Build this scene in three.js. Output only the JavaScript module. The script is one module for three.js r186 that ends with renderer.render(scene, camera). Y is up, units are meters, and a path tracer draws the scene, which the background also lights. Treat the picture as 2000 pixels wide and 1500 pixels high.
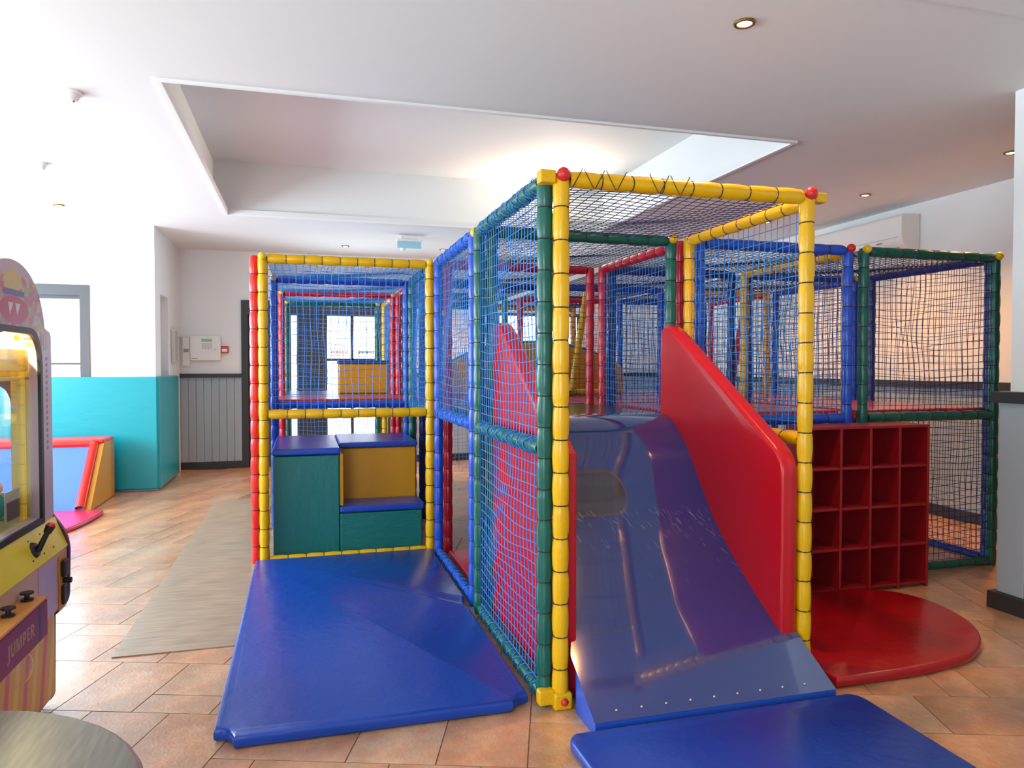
import * as THREE from 'three';
import { RoundedBoxGeometry } from 'three/addons/geometries/RoundedBoxGeometry.js';
import { mergeGeometries, toCreasedNormals } from 'three/addons/utils/BufferGeometryUtils.js';
import { RectAreaLightUniformsLib } from 'three/addons/lights/RectAreaLightUniformsLib.js';
RectAreaLightUniformsLib.init();

// ---------------------------------------------------------------- camera, sky, large lights, exposure
const scene = new THREE.Scene();
const renderer = new THREE.WebGLRenderer({ antialias: true });
renderer.toneMapping = THREE.LinearToneMapping;
renderer.toneMappingExposure = 1.0;
renderer.shadowMap.enabled = true;
const F = 1425, EYE = 1.45;
const camera = new THREE.PerspectiveCamera(2 * Math.atan(750 / F) * 180 / Math.PI, 2000 / 1500, 0.05, 200);
{
  const yaw = Math.atan(406 / F), pitch = Math.atan(34 / F);
  camera.position.set(0, EYE, 0);
  camera.lookAt(Math.sin(yaw) * Math.cos(pitch), EYE - Math.sin(pitch), -Math.cos(yaw) * Math.cos(pitch));
}
scene.background = new THREE.Color(0.93, 0.97, 1.0);
scene.backgroundIntensity = 3.2;
function windowLight(w, h, x, y, z, lx, ly, lz, k, color = 0xd8eefb) {   // daylight entering through a window opening
  const l = new THREE.RectAreaLight(color, k, w, h);
  l.position.set(x, y, z); l.lookAt(lx, ly, lz); scene.add(l);
}
const XL = -4.7, XR = 5.95, ZB = -11.1, ZW = -9.35, ZF = 2.6, CEIL = 3.09, UP = 3.66;
const LEFT_WINDOWS = [[-7.4, 2.4, 20], [-4.3, 2.4, 14], [-1.2, 2.4, 5]];   // centre z, width, daylight; in the left wall
for (const [z, w, k] of LEFT_WINDOWS) windowLight(w - 0.1, 1.7, XL + 0.01, 1.65, z, XL + 3, 1.65, z, k);
windowLight(1.1, 1.0, -2.95, 1.85, ZW + 0.02 - 0.12, -2.95, 1.85, ZW + 3, 6);
windowLight(2.2, 1.6, -2.2, 1.65, ZF - 0.02, -2.2, 1.65, ZF - 3, 12);  // unseen window behind the camera, added to light the front-facing surfaces
windowLight(1.3, 0.7, 3.6, 1.9, ZB - 0.03, 3.6, 1.9, ZB + 3, 14);
windowLight(0.72, 1.9, 0.69, 1.2, ZB - 0.06, 0.69, 1.2, ZB + 3, 18);

// ---------------------------------------------------------------- helpers
let seed = 7;
const rnd = () => { seed = (seed * 1664525 + 1013904223) >>> 0; return seed / 4294967296; };
const taken = new Map();
function numbered(n) { const k = taken.get(n) || 0; taken.set(n, k + 1); return k ? n + '_' + String(k).padStart(3, '0') : n; }
function mesh(name, geo, mat, parent) {
  const m = new THREE.Mesh(Array.isArray(geo) ? mergeGeometries(geo.map(g => g.index ? g.toNonIndexed() : g)) : geo, mat);
  m.name = parent ? name : numbered(name); m.castShadow = m.receiveShadow = true; (parent || scene).add(m); return m;
}
function tag(o, label, category, group) { o.userData.label = label; o.userData.category = category; if (group) o.userData.group = group; return o; }
function thing(name, label, category, pos = [0, 0, 0], group) {
  const g = new THREE.Group(); g.name = numbered(name); g.position.set(...pos); scene.add(g); return tag(g, label, category, group);
}
function struct(name, geo, mat, label, category) {
  const m = mesh(name, geo, mat); m.userData.kind = 'structure'; if (label) tag(m, label, category || 'wall'); return m;
}
const box = (x0, x1, y0, y1, z0, z1) => { const g = new THREE.BoxGeometry(Math.abs(x1 - x0), Math.abs(y1 - y0), Math.abs(z1 - z0)); g.translate((x0 + x1) / 2, (y0 + y1) / 2, (z0 + z1) / 2); return g; };
const rbox = (x0, x1, y0, y1, z0, z1, r = 0.015, s = 3) => { const g = new RoundedBoxGeometry(Math.abs(x1 - x0), Math.abs(y1 - y0), Math.abs(z1 - z0), s, r); g.translate((x0 + x1) / 2, (y0 + y1) / 2, (z0 + z1) / 2); return g; };
const cyl = (r0, r1, h, x, y, z, s = 20) => { const g = new THREE.CylinderGeometry(r0, r1, h, s); g.translate(x, y, z); return g; };
function noiseTex(n, fn, srgb = true, rep = 1) {
  const d = new Uint8Array(n * n * 4);
  for (let y = 0; y < n; y++) for (let x = 0; x < n; x++) { const c = fn(x / n, y / n, x, y), i = (y * n + x) * 4; d[i] = c[0]; d[i + 1] = c[1]; d[i + 2] = c[2]; d[i + 3] = 255; }
  const t = new THREE.DataTexture(d, n, n); t.wrapS = t.wrapT = THREE.RepeatWrapping; t.magFilter = THREE.LinearFilter; t.repeat.set(rep, rep);
  if (srgb) t.colorSpace = THREE.SRGBColorSpace; t.needsUpdate = true; return t;
}
function lattice(n) { const a = []; for (let i = 0; i < n * n; i++) a.push(rnd()); return (u, v) => { const x = u * n, y = v * n, i = Math.floor(x), j = Math.floor(y), f = x - i, g = y - j, s = f * f * (3 - 2 * f), t = g * g * (3 - 2 * g), q = (p, r) => a[((r % n + n) % n) * n + ((p % n + n) % n)]; return (q(i, j) * (1 - s) + q(i + 1, j) * s) * (1 - t) + (q(i, j + 1) * (1 - s) + q(i + 1, j + 1) * s) * t; }; }
const L4 = lattice(4), L9 = lattice(9), L23 = lattice(23), L61 = lattice(61);
const fbm = (u, v) => L4(u, v) * 0.4 + L9(u, v) * 0.3 + L23(u, v) * 0.2 + L61(u, v) * 0.1;
const clamp = x => Math.max(0, Math.min(255, x));

// ---------------------------------------------------------------- materials
const creaseBump = noiseTex(256, (u, v) => { const k = clamp(255 * (0.55 * L9(u, v) + 0.3 * L23(u * 1, v) + 0.15 * L61(u, v))); return [k, k, k]; }, false);
function vinyl(hex, rough = 0.34, bump = 0.004) { return new THREE.MeshPhysicalMaterial({ color: hex, roughness: rough, clearcoat: 0.22, clearcoatRoughness: 0.2, specularIntensity: 0.7, bumpMap: creaseBump, bumpScale: bump }); }
const plain = (hex, rough = 0.6, metal = 0) => new THREE.MeshStandardMaterial({ color: hex, roughness: rough, metalness: metal });
const V = {
  yellow: vinyl(0xe6b000, 0.3, 0.002), blue: vinyl(0x1a4cc0, 0.32, 0.002), navy: vinyl(0x14307c, 0.34, 0.002), green: vinyl(0x0d5c52, 0.32, 0.002), red: vinyl(0xb8152c, 0.32, 0.002), scarlet: vinyl(0xe0241c, 0.3, 0.002), teal: vinyl(0x1a7f86, 0.32, 0.002), orange: vinyl(0xc98a1c, 0.35, 0.002),
  matBlue: vinyl(0x0840a4, 0.3, 0.004), redPanel: vinyl(0xc4101f, 0.26, 0.002), redMat: vinyl(0xa40a16, 0.3, 0.004), stepGreen: vinyl(0x0b6a66, 0.45, 0.003), stepBlue: vinyl(0x1a42a6, 0.28, 0.002), stepYellow: vinyl(0xcf8f0c, 0.42, 0.002), tealPad: vinyl(0x0a98a4, 0.38, 0.004), benchBlue: vinyl(0x4d78cf, 0.4, 0.003), pink: vinyl(0xd0285c, 0.28, 0.003), deckGreen: vinyl(0x2c3a26, 0.18, 0.001), deckRed: vinyl(0xb03040, 0.28, 0.002), deckBlue: vinyl(0x2a4596, 0.28, 0.002)
};
const netBlue = plain(0x2a80d0, 0.6), netBacklit = plain(0x1c2a66, 0.7), tieMat = plain(0x2a2530, 0.6), tieBlue = plain(0x2b6cc0, 0.6);  // second net colour paints against-the-light shade into the same blue cord
const white = plain(0xeeefed, 0.75), ceilingPaint = plain(0xe6e8e7, 0.85), charcoal = plain(0x2e2e30, 0.5), frameGrey = plain(0x54575a, 0.5), boardGrey = plain(0x9fadb5, 0.5), plasticWhite = plain(0xeceae4, 0.4), chrome = plain(0xc8c6c0, 0.25, 0.9), brass = plain(0x8a6a3a, 0.35, 0.8), black = plain(0x141214, 0.45);
const glass = new THREE.MeshPhysicalMaterial({ color: 0xffffff, transmission: 1, roughness: 0.0, thickness: 0, ior: 1.45 });

// ---------------------------------------------------------------- floor: modular clay tiles on grout
const tileTex = noiseTex(512, (u, v) => { const n = fbm(u, v), m = L9(v, u), p = L61(u * 2, v * 2); const k = 0.78 + 0.34 * n + 0.06 * (p - 0.5); return [clamp(208 * k), clamp((163 + 18 * (m - 0.5)) * k), clamp((126 + 24 * (m - 0.5)) * k)]; });
const tileBump = noiseTex(256, (u, v) => { const k = clamp(255 * (0.6 * L9(u, v) + 0.4 * L61(u, v))); return [k, k, k]; }, false);
const tileMats = [0xffffff, 0xfff2e8, 0xf6ece2, 0xfff0e0, 0xf6e0d6].map(c => new THREE.MeshPhysicalMaterial({ color: c, map: tileTex, bumpMap: tileBump, bumpScale: 0.0015, roughness: 0.3, clearcoat: 0.5, clearcoatRoughness: 0.2 }));
const floor = struct('floor', box(XL - 0.2, XR + 0.2, -0.2, -0.004, ZB - 0.2, ZF + 0.2), plain(0x8a6a58, 0.8), 'terracotta tiled floor of the play room', 'floor');
{
  const th = 19 * Math.PI / 180, S = Math.sin(th), Cc = Math.cos(th), U = 0.1675, u0 = 2.77 - 40 * U, v0 = -1.76 - 60 * U, NU = 130, NV = 130;
  const used = new Uint8Array(NU * NV), sizes = [[3, 3], [3, 2], [2, 3], [2, 2], [2, 1], [1, 2], [3, 2], [2, 3]], all = [];
  for (let j = 0; j < NV; j++) for (let i = 0; i < NU; i++) {
    if (used[j * NU + i]) continue;
    let pick = [1, 1];
    const tries = []; for (let k = 0; k < 4; k++) tries.push(sizes[Math.floor(rnd() * sizes.length)]); tries.push([2, 2], [2, 1], [1, 2]);
    for (const [a, b] of tries) { let ok = i + a <= NU && j + b <= NV; for (let q = 0; q < b && ok; q++) for (let p = 0; p < a; p++) if (used[(j + q) * NU + i + p]) ok = false; if (ok) { pick = [a, b]; break; } }
    for (let q = 0; q < pick[1]; q++) for (let p = 0; p < pick[0]; p++) used[(j + q) * NU + i + p] = 1;
    const u = u0 + (i + pick[0] / 2) * U, v = v0 + (j + pick[1] / 2) * U, x = u * S + v * Cc, z = -u * Cc + v * S;
    if (x < XL - 0.1 || x > XR + 0.1 || z < ZB - 0.1 || z > ZF + 0.1) continue;
    const d = Math.hypot(x, z, EYE), fwd = x * 0.2738 - z * 0.9618, side = (x * 0.9618 + z * 0.2738) / fwd;
    const py = EYE / fwd * F + 716;
    const seen = fwd > 1.5 && Math.abs(side) < 0.75 && py < 1560 && !(x > -0.3 && x < 1 && z > -5.5 && z < -2.95) && !(x > 1.0 && z < -3.2 && x < 4.8) && !(x > -0.3 && z < -5.6);
    all.push({ a: pick[0], b: pick[1], x, z, score: seen ? pick[0] * pick[1] / (d * d * d) : 0 });
  }
  all.sort((p, q) => q.score - p.score);
  const geos = new Map(), tg = (a, b) => { const k = a + '_' + b; if (!geos.has(k)) { const g = new THREE.BoxGeometry(b * U - 0.005, 0.01, a * U - 0.005); const uv = g.attributes.uv; for (let i = 0; i < uv.count; i++) uv.setXY(i, uv.getX(i) * b * 0.3, uv.getY(i) * a * 0.3); g.translate(0, -0.005, 0); geos.set(k, g); } return geos.get(k); };
  const rest = [];
  all.forEach((t, k) => {
    if (k < 290 && t.score > 0) { const m = mesh('tile', tg(t.a, t.b), tileMats[Math.floor(rnd() * tileMats.length)], floor); m.position.set(t.x, (rnd() - 0.5) * 0.001, t.z); m.rotation.y = -th; }
    else { const g = tg(t.a, t.b).clone(); g.rotateY(-th); g.translate(t.x, 0, t.z); rest.push(g); }
  });
  const r = mesh('far_tiles', rest, tileMats[0], floor); r.userData.kind = 'stuff';
}
// ---------------------------------------------------------------- room shell
const T = 0.2;
// ceiling with a raised rectangular recess
const RX0 = -0.775, RX1 = 3.43, RZ0 = -4.6, RZ1 = -8.4;
const LIP = 0.05, IN = 0.15;
struct('ceiling', [box(XL - T, XR + T, CEIL, CEIL + LIP, RZ0, ZF + T), box(XL - T, XR + T, CEIL, CEIL + LIP, ZB - T, RZ1), box(XL - T, RX0, CEIL, CEIL + LIP, RZ1, RZ0), box(RX1, XR + T, CEIL, CEIL + LIP, RZ1, RZ0),
  box(RX0 - IN - T, RX0 - IN, CEIL + LIP, UP + T, RZ1 - IN - T, RZ0 + IN + T), box(RX1 + IN, RX1 + IN + T, CEIL + LIP, UP + T, RZ1 - IN - T, RZ0 + IN + T), box(RX0 - IN, RX1 + IN, CEIL + LIP, UP + T, RZ0 + IN, RZ0 + IN + T), box(RX0 - IN, RX1 + IN, CEIL + LIP, UP + T, RZ1 - 0.04 - T, RZ1 - 0.04), box(RX0 - IN, RX1 + IN, UP, UP + T, RZ1 - 0.04, RZ0 + IN)], ceilingPaint, 'white plaster ceiling with a raised rectangular recess', 'ceiling');
struct('trim_1', [box(RX0 - 0.03, RX1 + 0.03, CEIL - 0.015, CEIL, RZ0, RZ0 + 0.03), box(RX0 - 0.03, RX1 + 0.03, CEIL - 0.015, CEIL, RZ1 - 0.03, RZ1), box(RX0 - 0.03, RX0, CEIL - 0.015, CEIL, RZ1, RZ0), box(RX1, RX1 + 0.03, CEIL - 0.015, CEIL, RZ1, RZ0)], white, 'white trim around the ceiling recess', 'trim');
struct('trim_2', box(1.2, 4.0, CEIL - 0.02, CEIL, -2.64, ZF), ceilingPaint, 'slightly lowered ceiling panel near the right partition', 'ceiling panel');
// back wall, openings for the dark glazed screen
const SX0 = -0.86, SX1 = 1.18, SH = 2.4;
struct('wall_back', [box(-1.87, SX0, 0, CEIL, ZB - T, ZB), box(SX1, 2.9, 0, CEIL, ZB - T, ZB), box(4.3, XR + T, 0, CEIL, ZB - T, ZB), box(2.9, 4.3, 0, 1.5, ZB - T, ZB), box(2.9, 4.3, 2.3, CEIL, ZB - T, ZB), box(SX0, SX1, SH, CEIL, ZB - T, ZB)], white, 'white rear wall around the dark door screen', 'wall');
{
  const d = struct('door_1', [box(SX0, SX0 + 0.09, 0, SH, ZB - 0.12, ZB + 0.02), box(SX1 - 0.12, SX1, 0, SH, ZB - 0.12, ZB + 0.02), box(SX0 + 0.09, SX1 - 0.12, SH - 0.2, SH, ZB - 0.12, ZB + 0.02), box(-0.1, 0.33, 0, SH - 0.2, ZB - 0.12, ZB), box(-0.62, -0.18, 0, SH - 0.2, ZB - 0.1, ZB - 0.02), box(0.67, 0.71, 0.1, SH - 0.2, ZB - 0.09, ZB - 0.02), box(0.33, 1.06, 1.53, 1.57, ZB - 0.09, ZB - 0.02), box(0.33, 1.06, 0, 0.12, ZB - 0.1, ZB - 0.02)], charcoal, 'dark framed glazed door screen in the rear wall', 'door');
  mesh('door_leaf', box(SX0 + 0.09, -0.62, 0, SH - 0.2, ZB - 0.09, ZB - 0.04), charcoal, d);
  mesh('pane', box(0.33, 0.67, 0.12, 1.53, ZB - 0.06, ZB - 0.055), glass, d); mesh('pane', box(0.71, 1.06, 0.12, 1.53, ZB - 0.06, ZB - 0.055), glass, d);
  mesh('pane', box(0.33, 0.67, 1.57, SH - 0.2, ZB - 0.06, ZB - 0.055), glass, d); mesh('pane', box(0.71, 1.06, 1.57, SH - 0.2, ZB - 0.06, ZB - 0.055), glass, d);
  mesh('side_pane', box(-0.18, -0.1, 0.1, SH - 0.2, ZB - 0.06, ZB - 0.055), glass, d);
  const bits = (x0, x1, y) => { const g = []; for (let x = x0; x < x1; x += 0.022) g.push(box(x, x + 0.014, y - 0.022 + rnd() * 0.012, y + 0.022, ZB - 0.052, ZB - 0.05)); return g; };
  mesh('red_lettering', bits(0.39, 0.62, 1.66), plain(0xd8424a, 0.6), d); mesh('dark_lettering', bits(0.78, 1.02, 1.66), plain(0x2a3a3c, 0.6), d);
}
{
  const w = struct('window_5', [box(2.9, 4.3, 1.5, 1.55, ZB - 0.1, ZB + 0.01), box(2.9, 4.3, 2.25, 2.3, ZB - 0.1, ZB + 0.01), box(2.9, 2.95, 1.55, 2.25, ZB - 0.1, ZB + 0.01), box(4.25, 4.3, 1.55, 2.25, ZB - 0.1, ZB + 0.01), box(3.58, 3.62, 1.55, 2.25, ZB - 0.1, ZB + 0.01)], frameGrey, 'grey framed rear window seen through the nets', 'window');
  mesh('pane', box(2.95, 3.58, 1.55, 2.25, ZB - 0.06, ZB - 0.055), glass, w); mesh('pane', box(3.62, 4.25, 1.55, 2.25, ZB - 0.06, ZB - 0.055), glass, w);
}
// wall with the window on the left, its return, and the left wall with big windows
const WX0 = -3.55, WX1 = -2.35, WY0 = 1.0, WY1 = 2.38;
struct('wall_window', [box(XL - T, WX0, 0, CEIL, ZW - T, ZW), box(WX1, -1.67, 0, CEIL, ZW - T, ZW), box(WX0, WX1, 0, WY0, ZW - T, ZW), box(WX0, WX1, WY1, CEIL, ZW - T, ZW)], white, 'white wall with the grey framed window', 'wall');
struct('wall_return', [box(-1.87, -1.67, 0, CEIL, -9.68, ZW - T), box(-1.87, -1.67, 0, CEIL, ZB, -10.2), box(-1.87, -1.67, 2.33, CEIL, -10.2, -9.68), box(-1.9, -1.82, 0, 2.33, -10.2, -9.68)], white, 'white return wall with a shallow upright niche', 'wall');
{
  const w = struct('window_1', [box(WX0, WX1, WY1 - 0.12, WY1, ZW - 0.14, ZW + 0.015), box(WX0, WX0 + 0.1, WY0, WY1 - 0.12, ZW - 0.14, ZW + 0.015), box(WX1 - 0.1, WX1, WY0, WY1 - 0.12, ZW - 0.14, ZW + 0.015), box(WX0 + 0.1, WX1 - 0.1, WY0, WY0 + 0.08, ZW - 0.14, ZW + 0.015), box(WX0 + 0.1, WX1 - 0.1, 1.47, 1.495, ZW - 0.1, ZW - 0.05), box(WX0 + 0.1, WX1 - 0.1, WY1 - 0.16, WY1 - 0.12, ZW - 0.1, ZW - 0.03)], frameGrey, 'grey framed window above the teal wall pad', 'window');
  mesh('pane', box(WX0 + 0.1, WX1 - 0.1, WY0 + 0.08, WY1 - 0.16, ZW - 0.08, ZW - 0.075), glass, w);
}
{
  const parts = [], fr = []; let z = ZF + T;
  for (const [c, w] of [...LEFT_WINDOWS].reverse()) { parts.push(box(XL - T, XL, 0, CEIL, c + w / 2, z)); parts.push(box(XL - T, XL, 0, 0.75, c - w / 2, c + w / 2), box(XL - T, XL, 2.55, CEIL, c - w / 2, c + w / 2)); z = c - w / 2; }
  parts.push(box(XL - T, XL, 0, CEIL, ZW, z));
  struct('wall_left', parts, white, 'white left wall with wide windows', 'wall');
  LEFT_WINDOWS.forEach(([c, w], i) => {
    const o = struct('window_' + (i + 2), [box(XL - 0.1, XL + 0.01, 0.75, 0.82, c - w / 2, c + w / 2), box(XL - 0.1, XL + 0.01, 2.48, 2.55, c - w / 2, c + w / 2), box(XL - 0.1, XL + 0.01, 0.82, 2.48, c - w / 2, c - w / 2 + 0.07), box(XL - 0.1, XL + 0.01, 0.82, 2.48, c + w / 2 - 0.07, c + w / 2)], frameGrey, 'wide grey framed window in the left wall, number ' + (i + 1) + ' from the rear', 'window');
    mesh('pane', box(XL - 0.06, XL - 0.055, 0.82, 2.48, c - w / 2 + 0.07, c + w / 2 - 0.07), glass, o);
  });
}
struct('wall_front', [box(XL - T, -3.4, 0, CEIL, ZF, ZF + T), box(-1.0, XR, 0, CEIL, ZF, ZF + T), box(-3.4, -1.0, 0, 0.75, ZF, ZF + T), box(-3.4, -1.0, 2.55, CEIL, ZF, ZF + T)], white, 'white wall behind the camera', 'wall');
struct('wall_right', box(XR, XR + T, 0, CEIL, ZB - T, ZF + T), white, 'white right wall carrying the air conditioner', 'wall');
struct('wall_partition', box(4.09, 4.35, 0, CEIL, -3.4, ZF), white, 'white partition wall end at the right edge', 'wall');
// boarding, dado rails and baseboards
function boarding(side, n, w, place, rail, base) {
  const p = struct('trim_' + side, rail, charcoal, 'dark dado rail above the grey boards, ' + side, 'trim');
  for (let i = 0; i < n; i++) mesh('board', place(i), boardGrey, p);
  struct('baseboard_' + side, base, charcoal, 'dark baseboard below the grey boards, ' + side, 'baseboard');
}
boarding('back', 8, 0.1, i => rbox(-1.665 + i * 0.101, -1.567 + i * 0.101, 0.1, 1.3, ZB, ZB + 0.02, 0.006, 1), box(-1.67, SX0, 1.295, 1.35, ZB, ZB + 0.05), box(-1.67, SX0, 0, 0.1, ZB, ZB + 0.03));
boarding('rear_right', 30, 0.1, i => rbox(SX1 + i * 0.158, SX1 + 0.155 + i * 0.158, 0.1, 1.3, ZB, ZB + 0.02, 0.006, 1), box(SX1, XR, 1.295, 1.35, ZB, ZB + 0.05), box(SX1, XR, 0, 0.1, ZB, ZB + 0.03));
boarding('right', 46, 0.16, i => rbox(XR - 0.02, XR, 0.1, 1.25, -11.08 + i * 0.168, -10.915 + i * 0.168, 0.006, 1), box(XR - 0.05, XR, 1.24, 1.31, ZB, -3.4), box(XR - 0.03, XR, 0, 0.1, ZB, -3.4));
boarding('partition', 14, 0.17, i => rbox(4.0, 4.09, 0.1, 1.24, -3.4 + i * 0.175, -3.227 + i * 0.175, 0.006, 1), box(3.97, 4.09, 1.235, 1.3, -3.42, -0.9), box(3.965, 4.09, 0, 0.1, -3.43, -0.9));
// outside ground
struct('ground', box(-14, 14, -0.3, -0.1, -24, -11.4), plain(0xc9c6bf, 0.9), 'pale paving outside the rear doors', 'ground');
// wood effect floor panel laid over the tiles
const woodTex = noiseTex(512, (u, v) => { const g = L61(u * 0.2, v * 3) * 0.5 + L23(u * 0.3, v * 4) * 0.5, s = L9(u, v); const k = 0.8 + 0.26 * g + 0.08 * (s - 0.5); return [clamp(180 * k), clamp(156 * k), clamp(130 * k)]; });
{
  const g = box(-0.93, -0.345, 0.001, 0.006, -8.4, -4.0), uv = g.attributes.uv; for (let i = 0; i < uv.count; i++) uv.setXY(i, uv.getX(i) * 0.6, uv.getY(i) * 4);
  tag(mesh('floor_panel', g, new THREE.MeshPhysicalMaterial({ map: woodTex, roughness: 0.38, clearcoat: 0.2, clearcoatRoughness: 0.3 })), 'long grey-brown wood-effect panel lying on the tiles beside the blue mat', 'floor panel');
}

// ---------------------------------------------------------------- padded frames and nets
const sleeveCache = new Map();
function sleeve(len, R = 0.035) {                                   // tied foam sleeve along +y with pinches and puckers
  const n = Math.max(2, Math.round(len / 0.135)), key = n + '_' + len.toFixed(2) + '_' + R;
  if (sleeveCache.has(key)) return sleeveCache.get(key);
  const sides = 16, per = 6, pos = [], idx = [], uvs = [], ph = []; for (let i = 0; i <= n; i++) ph.push(rnd() * 6.28);
  const rows = n * per;
  for (let r = 0; r <= rows; r++) {
    const s = (r % per) / per, seg = Math.min(n - 1, Math.floor(r / per)), d = Math.min(s, 1 - s) * 2, bulge = Math.pow(Math.sin(Math.PI * Math.min(1, Math.max(0, r === rows ? 1 : s))), 0.5), near = Math.pow(1 - d, 2);
    for (let k = 0; k <= sides; k++) {
      const a = k / sides * Math.PI * 2, fold = near * 0.0022 * Math.sin(7 * a + ph[s < 0.5 ? seg : seg + 1]) + 0.0012 * Math.sin(3 * a + ph[seg]) * bulge;
      const rad = R * (0.86 + 0.16 * (r === rows || s === 0 ? 0 : bulge)) + fold;
      pos.push(Math.cos(a) * rad, r / rows * len, Math.sin(a) * rad); uvs.push(k / sides * 0.3, r / rows * len);
    }
  }
  for (let r = 0; r < rows; r++) for (let k = 0; k < sides; k++) { const a = r * (sides + 1) + k, b = a + sides + 1; idx.push(a, b, a + 1, b, b + 1, a + 1); }
  const g = new THREE.BufferGeometry(); g.setAttribute('position', new THREE.Float32BufferAttribute(pos, 3)); g.setAttribute('uv', new THREE.Float32BufferAttribute(uvs, 2)); g.setIndex(idx); g.computeVertexNormals();
  const ties = []; for (let i = 1; i < n; i++) { const t = new THREE.TorusGeometry(R * 0.9, 0.0028, 4, 14); t.rotateX(Math.PI / 2 + (rnd() - 0.5) * 0.12); t.translate(0, i / n * len, 0); ties.push(t); }
  const res = { g, list: ties, ties: ties.length ? mergeGeometries(ties) : null }; sleeveCache.set(key, res); return res;
}
function bar(name, a, b, mat, parent, ties = tieMat, R = 0.035, near = false) {
  const A = new THREE.Vector3(...a), B = new THREE.Vector3(...b), len = A.distanceTo(B), s = sleeve(len, R);
  const m = mesh(name, s.g, mat, parent); m.position.copy(A); m.quaternion.setFromUnitVectors(new THREE.Vector3(0, 1, 0), B.clone().sub(A).normalize());
  if (near) s.list.forEach(g => mesh('cable_tie', g, ties, m));
  else if (s.ties) mesh('cable_ties', s.ties, ties, m).userData.kind = 'stuff';
  return m;
}
function lash(parent, len, R = 0.035) {                              // net edge cord wound both ways round a rail
  for (const dir of [1, -1]) {
    const n = 150, pts = []; for (let i = 0; i <= n; i++) { const a = dir * i / n * Math.PI * 2 * len / 0.1, w = R * 1.06 + 0.003 * Math.sin(i * 1.7); pts.push(new THREE.Vector3(Math.cos(a) * w, 0.02 + i / n * (len - 0.04), Math.sin(a) * w)); }
    mesh('lashing_cord', new THREE.TubeGeometry(new THREE.CatmullRomCurve3(pts), n, 0.0026, 4), netBlue, parent);
  }
}
const netCache = new Map();
function netGeo(w, h) {                                            // square-mesh knotted net in the xy plane, from (0,0) to (w,h)
  const key = w.toFixed(2) + '_' + h.toFixed(2); if (netCache.has(key)) return netCache.get(key);
  const M = 0.05, nx = Math.round(w / M), ny = Math.round(h / M), r = 0.0024, pos = [], idx = [];
  const px = (i, j) => { const u = i / nx, v = j / ny, e = Math.sin(Math.PI * u) * Math.sin(Math.PI * v); return [u * w + e * 0.012 * Math.sin(v * 9 + i * 0.7), v * h - e * 0.022 * (1 + 0.6 * Math.sin(u * 7 + j)), e * 0.02 * Math.sin(u * 4 + v * 5)]; };
  const line = pts => { const s = pos.length / 3; pts.forEach((p, k) => { const q = pts[Math.min(k + 1, pts.length - 1)], o = pts[Math.max(k - 1, 0)], dx = q[0] - o[0], dy = q[1] - o[1], l = Math.hypot(dx, dy) || 1, nxx = -dy / l, nyy = dx / l; for (let c = 0; c < 3; c++) { const a = c * 2.0944; pos.push(p[0] + nxx * Math.cos(a) * r, p[1] + nyy * Math.cos(a) * r, p[2] + Math.sin(a) * r); } if (k) for (let c = 0; c < 3; c++) { const d = (c + 1) % 3, b = s + (k - 1) * 3, e = b + 3; idx.push(b + c, e + c, b + d, e + c, e + d, b + d); } }); };
  for (let i = 0; i <= nx; i++) { const p = []; for (let j = 0; j <= ny; j++) p.push(px(i, j)); line(p); }
  for (let j = 0; j <= ny; j++) { const p = []; for (let i = 0; i <= nx; i++) p.push(px(i, j)); line(p); }
  const g = new THREE.BufferGeometry(); g.setAttribute('position', new THREE.Float32BufferAttribute(pos, 3)); g.setIndex(idx); g.computeVertexNormals(); netCache.set(key, g); return g;
}
const TOP = 2.235, DECK = 1.1, ballRed = vinyl(0xd02a2a, 0.35, 0), ballYellow = vinyl(0xe8c020, 0.35, 0), ballGeo = new THREE.SphereGeometry(0.03, 14, 10);
const play = thing('climbing_frame', 'two-storey soft play climbing frame of coloured padded tubes and blue nets', 'climbing frame');
const colorWord = { yellow: 'yellow', blue: 'royal blue', navy: 'navy blue', green: 'dark green', red: 'crimson', scarlet: 'bright red', teal: 'teal', orange: 'orange' };
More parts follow.
